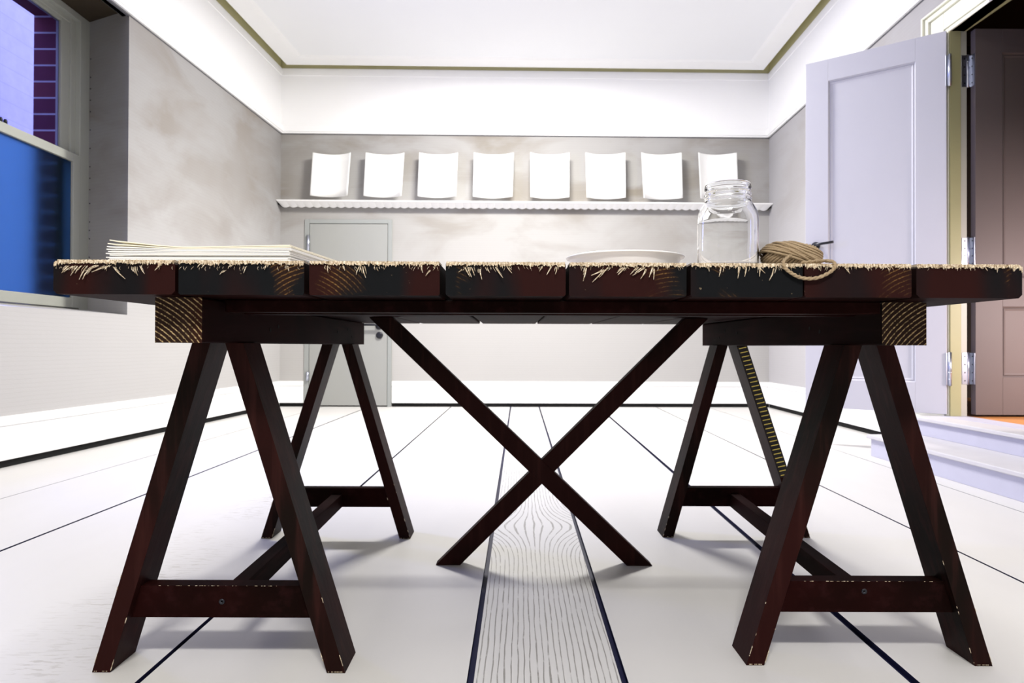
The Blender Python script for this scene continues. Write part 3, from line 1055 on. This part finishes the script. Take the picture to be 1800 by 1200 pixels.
for i, (a, b) in enumerate(PLK):
    ya, yb_ = YFr(a), YFr(b)
    x0, x1 = (a - 900) / 1200 * ya, (b - 900) / 1200 * yb_
    m = MB()
    r = 0.0055 if i in (0, 7) else 0.0025
    prof = lambda X0, X1, Y: [(X0 + r, Y, ZU), (X1 - r, Y, ZU), (X1, Y, ZU + r), (X1, Y, ZTOP - r), (X1 - r, Y, ZTOP), (X0 + r, Y, ZTOP), (X0, Y, ZTOP - r), (X0, Y, ZU + r)]
    A = prof(x0, x1, ya)
    fr = [(p[0], ya + (yb_ - ya) * (p[0] - x0) / (x1 - x0), p[2]) for p in A]
    bk = prof(x0, x1, YREAR + random.uniform(-0.004, 0.004))
    m.prism(fr, bk, 0, cap=False)
    m.m[4] = 2
    m.face(fr[::-1], 1)
    m.face(bk, 0)
    hx, hz_, pc, ph = RING[i]
    pxm = lambda q: (q - 900) / 1200 * ya - TB[0]
    eg = endgrain_mat('plank_end_grain', pxm(hx), ZU + hz_, 46, pxm(pc), ph / 1200 * ya, seed=1.7 * i + 0.6)
    pk = m.build('plank', [M['wood'], eg, M['raw_top']], TB, table)
    # splintered upper edge: a torn pale band with slivers hanging over the sawn end
    s = MB()
    rng = random.Random(100 + i)
    nst = int((b - a) / 1.5)
    YF = lambda px: YFr(px) - 0.0008
    lo = []
    for j in range(nst + 1):
        px = a + 1 + (b - a - 2) * j / nst
        dep = 0.0050 + 0.0022 * noise.noise((px * 0.05, i, 0)) + rng.uniform(-0.0014, 0.0020)
        if rng.random() < 0.10: dep += rng.uniform(0, 0.004)
        e = min(px - a, b - px)
        if i in (0, 7) and ((i == 0 and px - a < 18) or (i == 7 and b - px < 18)):
            dep *= 1.25
        lo.append((px, dep))
    for (pa, da), (pb_, db) in zip(lo[:-1], lo[1:]):
        dz = 0.0
        if i == 0 and pa < a + 8: dz = -0.0045 * (1 - (pa - a) / 8)
        if i == 7 and pa > b - 8: dz = -0.0045 * (1 - (b - pa) / 8)
        Xa, Xb = (pa - 900) / 1200 * YFr(pa), (pb_ - 900) / 1200 * YFr(pb_)
        Ya, Yb = YF(pa) - rng.uniform(0, 0.0025), YF(pb_) - rng.uniform(0, 0.0025)
        zt0, zt1 = ZTOP + 0.0008 + dz + rng.uniform(-0.0006, 0.0006), ZTOP + 0.0008 + dz + rng.uniform(-0.0006, 0.0006)
        s.hexa([(Xa, Ya, zt0 - da), (Xb, Yb, zt1 - db), (Xb, Yb + 0.004, zt1 - db + 0.001), (Xa, Ya + 0.004, zt0 - da + 0.001)],
               [(Xa, Ya + 0.001, zt0), (Xb, Yb + 0.001, zt1), (Xb, Yb + 0.05, ZTOP + 0.0006), (Xa, Ya + 0.05, ZTOP + 0.0006)])

    def sliver(p0, p1, w):
        YY = YFr(p0[0])
        A_, B_ = PY(p0[0], p0[1], YY - 0.002), PY(p1[0], p1[1], YY - rng.uniform(0.002, 0.008))
        mid = A_.lerp(B_, 0.5) + Vector((rng.uniform(-1, 1) * 0.0007, -0.0008, 0))
        s.tube([A_ + Vector((0, 0.002, 0.0006)), mid, B_], [w, w * 0.95, w * 0.45], 5)
    for (p, q, u_, v_) in SL[i]:
        ln = math.hypot(u_ - p, v_ - q)
        sliver((p, q), (u_, v_), 0.00055 + 0.00055 * min(1, ln / 22) * rng.uniform(0.7, 1.2))
        for _ in range(2):
            dx = rng.uniform(-5, 5)
            kk = rng.uniform(0.3, 0.7)
            sliver((p + dx, q - 1), (p + dx + (u_ - p) * kk, q + (v_ - q) * kk), rng.uniform(0.0003, 0.0006))
    for _ in range(int((b - a) / 11)):
        px = rng.uniform(a + 3, b - 3)
        sliver((px, 469), (px + rng.uniform(-4, 4), 469 + rng.uniform(2, 7)), rng.uniform(0.00018, 0.0004))
    s.build('splintered_edge', M['raw'], TB, pk)['kind'] = 'stuff'

for (y0, y1) in ((1.163, 1.200), (1.246, 1.288)):
    MB().box(-0.490, 0.628, y0, y1, 0.6565, ZU - 0.0005).build('batten', M['wood'], TB, table, 0.002)
# crossed legs, halved into each other
XY0, XY1 = 1.87, 1.905


def xleg(t0, t1, b0, b1, dy):
    m = MB()
    zt_ = ZU - 0.0005
    f = [((t0 - 900) / 1200 * XY0, zt_), ((t1 - 900) / 1200 * XY0, zt_), ((b1 - 900) / 1200 * XY0, 0.0), ((b0 - 900) / 1200 * XY0, 0.0)]
    m.prism([(x, XY0 + dy, z) for x, z in f], [(x, XY1 + dy, z) for x, z in f])
    return m.build('crossed_leg', M['leg_wood'], TB, table, 0.0015)


xleg(648, 690, 1103, 1148, 0.0)
xleg(1204, 1246, 767, 810, 0.0012)


# ------------------------------------------------------------------ sawhorses
def sawhorse(label, cf, cr, yf, yr, yb0, yb1, cb0, cb1, tape=False, endring=(0, 0)):
    B = ((cf + cr) / 2, (yf + yr) / 2, 0)
    o = thing('sawhorse', label, 'sawhorse', B, 'sawhorses under the plank table')
    hw = 0.038
    zb_ = 0.6035
    m = MB()
    fr = [(cb0 - hw, yb0, zb_), (cb0 + hw, yb0, zb_), (cb0 + hw, yb0, ZU - 0.001), (cb0 - hw, yb0, ZU - 0.001)]
    bk = [(cb1 - hw, yb1, zb_), (cb1 + hw, yb1, zb_), (cb1 + hw, yb1, ZU - 0.001), (cb1 - hw, yb1, ZU - 0.001)]
    m.prism(fr, bk, 0, cap=False)
    m.face(fr[::-1], 1)
    m.face(bk, 0)
    eg = endgrain_mat('beam_end_grain', cb0 - B[0] + endring[0], zb_ + endring[1], 44, cb0 - B[0], 0.10, (0.42, 0.30, 0.15), 3.3, 0.30, 0.40)
    beam = m.build('top_beam', [M['wood'], eg], B, o, 0.003)
    # screws in the inner side of the beam
    sg = 1 if cf < 0 else -1
    for (yy, zz) in ((1.42, 0.632), (1.47, 0.640), (1.98, 0.640), (2.10, 0.648), (2.16, 0.628)):
        cx = cb0 + (cb1 - cb0) * (yy - yb0) / (yb1 - yb0) + sg * (hw - 0.001)
        MB().lathe([(0.0045, 0), (0.004, sg * 0.002), (0.002, sg * 0.0012)], (cx, yy, zz), 12, 0, 'X').build('screw', M['screw'], B, beam)
    W_, D_ = 0.0335, 0.085
    for (cx, yy, rear) in ((cf, yf, False), (cr, yr, True)):
        ct = cb0 + (cb1 - cb0) * (yy - yb0) / (yb1 - yb0)
        for sd in (-1, 1):
            to, bo = ct + sd * 0.047, cx + sd * 0.232
            ti, bi = to - sd * W_, bo - sd * W_
            zt_ = zb_ + 0.0005
            f = [(bo, 0), (bi, 0), (ti, zt_), (to, zt_)]
            wmb = MB().prism([(x, yy, z) for x, z in f], [(x, yy + D_, z) for x, z in f])
            # worn pale arrises at the foot
            rng = random.Random(int(1000 * (abs(bo) + yy)))
            lean = (to - bo) / zt_
            inn = bi if sd * cf < 0 or True else bo
            for kx in (bo, bi):
                for _ in range(5):
                    z0 = rng.uniform(0.004, 0.03 if rng.random() < .7 else 0.20)
                    ln = rng.uniform(0.002, 0.010)
                    ctr = Vector((kx + lean * z0, yy - 0.0003, z0))
                    wmb.tube([ctr, ctr + Vector((lean * ln, 0, ln))], rng.uniform(0.0004, 0.0009), 5, 1)
            for _ in range(7):
                xx = min(bo, bi) + rng.uniform(0.002, W_ - 0.002)
                wmb.tube([(xx, yy - 0.0003, 0.0025), (xx + rng.uniform(0.001, 0.005), yy - 0.0003, 0.0025)], 0.0007, 5, 1)
            leg = wmb.build('leg', [M['leg_wood'], M['raw']], B, o, 0.0008, 1)
            if tape and rear and sd == 1:
                tm = MB()
                e = 0.0015
                zlo, zhi = 0.19, zt_ - 0.004
                xo = lambda z: bo + lean * z
                tm.prism([(xo(zlo) - W_ + e, yy - 0.0008, zlo), (xo(zlo) - e, yy - 0.0008, zlo), (xo(zhi) - e, yy - 0.0008, zhi), (xo(zhi) - W_ + e, yy - 0.0008, zhi)],
                         [(xo(zlo) - W_ + e, yy + 0.001, zlo), (xo(zlo) - e, yy + 0.001, zlo), (xo(zhi) - e, yy + 0.001, zhi), (xo(zhi) - W_ + e, yy + 0.001, zhi)], 0)
                nt = 31
                for q in range(nt):
                    z = zlo + 0.006 + (zhi - zlo - 0.012) * q / (nt - 1)
                    xa, xb = xo(z) - W_ * 0.86, xo(z) - W_ * 0.18
                    tm.hexa([(xa, yy - 0.0016, z - 0.0013), (xb, yy - 0.0016, z + 0.0035), (xb, yy - 0.0002, z + 0.0035), (xa, yy - 0.0002, z - 0.0013)],
                            [(xa, yy - 0.0016, z + 0.0013), (xb, yy - 0.0016, z + 0.0061), (xb, yy - 0.0002, z + 0.0061), (xa, yy - 0.0002, z + 0.0013)], 1)
                tg = tm.build('measuring_tape', [M['tape'], M['yellow']], B, leg)
                tg['label'] = 'black strip ruled with yellow measuring marks'
        # cross rail between the pair of legs
        z0, z1 = 0.094, 0.153
        ry0, ry1 = yy + 0.018, yy + 0.050
        lean = 0.185 / zb_
        f = []
        for (z, sd) in ((z0, -1), (z0, 1), (z1, 1), (z1, -1)):
            f.append((cx + (ct - cx) * z / zb_ + sd * (0.232 - W_ - lean * z), z))
        w = MB().prism([(x, ry0, z) for x, z in f], [(x, ry1, z) for x, z in f])
        if not rear:
            rng = random.Random(int(cx * 100) + 5)
            for _ in range(26):
                xx = cx + rng.uniform(-0.12, 0.13)
                w.tube([(xx, ry0 + 0.0002, z1 - 0.0004), (xx + rng.uniform(0.001, 0.006), ry0 + 0.0002, z1 - 0.0004)], rng.uniform(0.0003, 0.0006), 5, 1)
        rl = w.build('cross_rail', [M['wood'], M['raw']], B, o, 0.0006, 1)
        if not rear:
            sxp = PY(390 if cf < 0 else 1519, 1057 if cf < 0 else 1039, ry0)
            MB().lathe([(0.0055, 0), (0.005, -0.0016), (0.0022, -0.0012), (0.0018, -0.0002)], (sxp.x, ry0 + 0.0002, sxp.z), 14, 0, 'Y').build('screw', M['iron'], B, rl)
    m = MB()
    s0, s1 = yf + 0.0505, yr + 0.0175
    w = 0.016
    m.prism([(cf - w, s0, 0.094), (cf + w, s0, 0.094), (cf + w, s0, 0.135), (cf - w, s0, 0.135)],
            [(cr - w, s1, 0.094), (cr + w, s1, 0.094), (cr + w, s1, 0.135), (cr - w, s1, 0.135)])
    m.build('long_stretcher', M['wood'], B, o, 0.0015)
    return o


sawhorse('dark red wooden sawhorse under the table on the window side', -0.5355, -0.546, 1.254, 2.125, 1.105, 2.34, -0.540, -0.545, False, (-0.11, -0.10))
sawhorse('dark red wooden sawhorse on the doorway side, yellow measuring marks on a leg', 0.6755, 0.708, 1.290, 2.150, 1.171, 2.365, 0.673, 0.698, True, (0.12, -0.10))

# ------------------------------------------------------------------ stack of thick sheets
NS = 13
xl0, xr0 = -0.664, -0.369
ys0 = 1.120
rot = math.radians(-6.5)
for i in range(NS):
    rng = random.Random(50 + i)
    lift = i / (NS - 1)
    dx0, dx1 = rng.uniform(-0.004, 0.003), rng.uniform(-0.003, 0.003) + 0.006 * lift
    z0 = ZTOP + 0.0022 + i * 0.0022 + (0.0022 if i >= 6 else 0.0)
    th = 0.0015
    nu, nv = 22, 5
    m = MB()
    dep = 0.36
    for side in (0, 1):
        for q in range(nv + 1):
            for r_ in range(nu + 1):
                fu = r_ / nu
                x = xl0 + dx0 + (xr0 + dx1 - xl0 - dx0) * fu
                curl = 0.0
                if i >= 6:
                    kk = (i - 5) / (NS - 6)
                    curl = (0.0125 * kk ** 2.2) * max(0, 1 - fu / 0.42) ** 1.5 + 0.0035 * kk * max(0, (fu - 0.45) / 0.55) - 0.0010 * kk
                elif i == 5:
                    curl = -0.0006
                if 6 <= i: curl -= 0.0014 * math.exp(-((fu - 0.02) / 0.08) ** 2)
                yy = dep * q / nv
                m.v.append(Vector((x - math.sin(rot) * yy, ys0 + rng.uniform(0, 0) + math.cos(rot) * yy + (x - xl0) * 0.0, z0 + curl + side * th)))
    n1 = (nv + 1) * (nu + 1)
    for q in range(nv):
        for r_ in range(nu):
            k0 = q * (nu + 1) + r_
            for off in (0, n1):
                m.f.append([off + k0, off + k0 + 1, off + k0 + nu + 2, off + k0 + nu + 1])
                m.m.append(0)
                m.sm.append(True)
    rim = [r_ for r_ in range(nu + 1)] + [q * (nu + 1) + nu for q in range(1, nv + 1)] + [nv * (nu + 1) + r_ for r_ in range(nu - 1, -1, -1)] + [q * (nu + 1) for q in range(nv - 1, 0, -1)]
    for j in range(len(rim)):
        k0, k1 = rim[j], rim[(j + 1) % len(rim)]
        m.f.append([k0, k1, n1 + k1, n1 + k0])
        m.m.append(0)
        m.sm.append(False)
    o = m.build('paper_sheet', M['paper_cream'] if i in (11, 12) else M['paper'], (-0.52, 1.2, z0))
    if i == NS - 1:
        lb = 'topmost cream sheet of the paper stack on the table, left end curling up'
    elif i == NS - 2:
        lb = 'cream sheet second from the top of the paper stack, yellowish along its front edge'
    elif i == 0:
        lb = 'bottom white sheet of the paper stack, lying on the table planks'
    elif i == 6:
        lb = 'white sheet just above the thin dark gap halfway up the paper stack'
    elif i == 5:
        lb = 'white sheet just below the thin dark gap halfway up the paper stack'
    elif i > 6:
        lb = 'white sheet in the upper half of the paper stack on the table'
    else:
        lb = 'white sheet in the lower half of the paper stack on the table'
    tag(o, lb, 'sheet of paper', 'stacked sheets on the table')

# ------------------------------------------------------------------ dish
dc = PY(1098, 454, 1.30)
R = 0.1115
hz = dc.z - ZTOP
prof = [(0.0, 0.0), (0.084, 0.0), (0.088, 0.0012), (0.092, 0.006), (0.0985, hz * 0.45), (0.1030, hz * 0.78), (0.1055, hz * 0.88), (R - 0.001, hz - 0.003), (R, hz - 0.0015), (R - 0.0015, hz),
        (0.1045, hz - 0.0035), (0.1005, hz * 0.76), (0.0955, hz * 0.45), (0.086, 0.0085), (0.076, 0.0062), (0.0, 0.006)]
o = MB().lathe([(max(r, 0.0004), h) for r, h in prof], (dc.x, 1.30, ZTOP + 0.0012), 96).build('dish', M['china'], (dc.x, 1.30, ZTOP))
tag(o, 'shallow white glazed dish with a flared rim, left of the glass jar', 'dish')

# ------------------------------------------------------------------ jar
JY = 1.20
jc = Vector((PY(1279, 400, JY).x, JY, ZTOP + 0.0012))
H = PY(1279, 325, JY).z - jc.z
Ro, t = 0.0520, 0.0026
out = [(0.0, 0.003), (0.036, 0.003), (0.042, 0.0), (0.047, 0.001), (0.0505, 0.005), (Ro, 0.012), (Ro, 0.088), (0.0515, 0.098), (0.0495, 0.107), (0.0455, 0.116), (0.0405, 0.1225),
       (0.0392, 0.126), (0.0405, 0.1285), (0.0405, 0.1305), (0.0388, 0.1325), (0.0386, 0.135), (0.0402, 0.137), (0.0402, 0.139), (0.0386, 0.141), (0.0384, 0.1435), (0.0398, 0.1455), (0.0398, 0.147), (0.0384, 0.149), (0.0382, 0.154), (0.0388, H - 0.0015), (0.0378, H)]
inn = [(0.0365, H - 0.0005), (0.0358, H - 0.003), (0.0358, 0.128), (0.0375, 0.122), (0.0425, 0.114), (0.0465, 0.106), (0.0487, 0.097), (Ro - t, 0.088), (Ro - t, 0.014), (0.046, 0.0075), (0.038, 0.006), (0.0, 0.0055)]
kz = H / 0.1565
out = [(r, h * kz if h < H - 0.01 else h) for r, h in out]
inn = [(r, h * kz if h < H - 0.01 else h) for r, h in inn]
out = [(r, h) for r, h in out if not (0.150 * kz < h < H - 0.002)]
jar = thing('jar', 'empty clear glass screw-top jar without its lid, beside the twine ball', 'jar', jc)
o = MB().lathe([(max(r, 0.0003), h) for r, h in out + inn], jc, 96).build('glass_body', M['jar'], jc, jar, fix=False)

# ------------------------------------------------------------------ ball of twine
TY = 1.175
tc = PY(1389, 450, TY)
ra, rb_, rc = 0.0495, 0.040, 0.0240
tz = ZTOP + rc - 0.001
C = Vector((tc.x, TY, tz + 0.002))
ball = thing('twine_ball', 'ball of brown jute twine with a loose loop over the table edge', 'twine', (C.x, C.y, ZTOP))
B = (C.x, C.y, ZTOP)
m = MB()
prof = []
for i in range(13):
    a = -math.pi / 2 + math.pi * i / 12
    prof.append((max(0.0003, math.cos(a)), math.sin(a)))
m.lathe(prof, (0, 0, 0), 32)
m.v = [Vector((C.x + v.x * (ra - 0.004), C.y + v.y * (rb_ - 0.004), C.z + v.z * (rc - 0.003))) for v in m.v]
m.build('twine_core', M['jute_core'], B, ball)
rng = random.Random(11)
m = MB()


def wrap(normal, offs, lift, r):
    n_ = Vector(normal).normalized()
    a_ = n_.orthogonal().normalized()
    b_ = n_.cross(a_)
    rr = math.sqrt(max(0.0, 1 - offs * offs))
    pts = []
    ph = rng.uniform(0, 6.28)
    for k in range(44):
        t_ = 2 * math.pi * k / 44
        d = n_ * (offs + 0.012 * math.sin(3 * t_ + ph)) + (a_ * math.cos(t_) + b_ * math.sin(t_)) * rr
        d.normalize()
        # superellipsoid: flat-shouldered skein
        e = (abs(d.x) ** 2.5 + abs(d.y) ** 2.5 + abs(d.z) ** 2.5) ** (-1 / 2.5)
        d = d * e
        p = Vector((C.x + d.x * (ra + lift), C.y + d.y * (rb_ + lift), C.z + d.z * (rc + lift)))
        p.z = max(p.z, ZTOP + r + 0.0003)
        pts.append(p)
    m.tube(pts, r, 7, 0, True)


RT = 0.0022
for k in range(15):
    wrap((0.86, -0.10, -0.48), -0.80 + 1.62 * k / 14, -0.0030, RT)
for k in range(4):
    wrap((0.55, -0.05, 0.83), -0.24 + 0.125 * k + rng.uniform(-.015, .015), 0.0008, RT)
for k in range(4):
    wrap((0.62, -0.15, 0.77), 0.30 + 0.13 * k, 0.0002, RT)
for o_ in (0.02, 0.22):
    wrap((0.70, -0.10, 0.70), o_, 0.0020, RT)
m.build('wound_twine', M['jute'], B, ball)
# loose loop hanging over the edge
YE = YFr(1420)
key = [(1392, 447, TY - 0.036), (1383, 453, TY - 0.052), (1377, 459, YE + 0.010), (1377, 466, YE - 0.004), (1383, 474, YE - 0.006), (1393, 481, YE - 0.006), (1405, 487, YE - 0.006), (1420, 489.5, YE - 0.006), (1437, 488, YE - 0.006),
       (1452, 482, YE - 0.006), (1464, 474, YE - 0.006), (1467.5, 466, YE - 0.005), (1464, 460, YE + 0.002), (1455, 458.5, YE + 0.020), (1440, 458.5, YE + 0.034), (1424, 460, YE + 0.042), (1408, 462, YE + 0.050)]
kp = [PY(*k) for k in key]
for p in kp[12:]:
    p.z = max(p.z, ZTOP + 0.0032)
kp[2].z = max(kp[2].z, ZTOP + 0.004)


def smooth(P, n=6):
    o_ = []
    for i in range(len(P) - 1):
        p0, p1, p2, p3 = P[max(i - 1, 0)], P[i], P[i + 1], P[min(i + 2, len(P) - 1)]
        for k in range(n):
            t_ = k / n
            o_.append(0.5 * ((2 * p1) + (p2 - p0) * t_ + (2 * p0 - 5 * p1 + 4 * p2 - p3) * t_ ** 2 + (3 * p1 - p0 - 3 * p2 + p3) * t_ ** 3))
    o_.append(P[-1])
    return o_


sp = smooth(kp, 7)
m = MB()
# two plies twisted round each other
for ph in (0, math.pi):
    pts = []
    for i, p in enumerate(sp):
        t_ = (sp[min(i + 1, len(sp) - 1)] - sp[max(i - 1, 0)]).normalized()
        s_ = t_.cross(Vector((0, 1, 0.2))).normalized()
        u_ = s_.cross(t_)
        a = ph + i * 0.75
        pts.append(p + (s_ * math.cos(a) + u_ * math.sin(a)) * 0.0011)
    m.tube(pts, 0.00205, 7)
for _ in range(50):
    p = rng.choice(sp)
    d = Vector((rng.uniform(-1, 1), rng.uniform(-1, 0.2), rng.uniform(-1, 1))).normalized()
    m.tube([p, p + d * rng.uniform(0.004, 0.008)], [0.00014, 0.00006], 4)
m.build('loose_loop', M['jute'], B, ball)
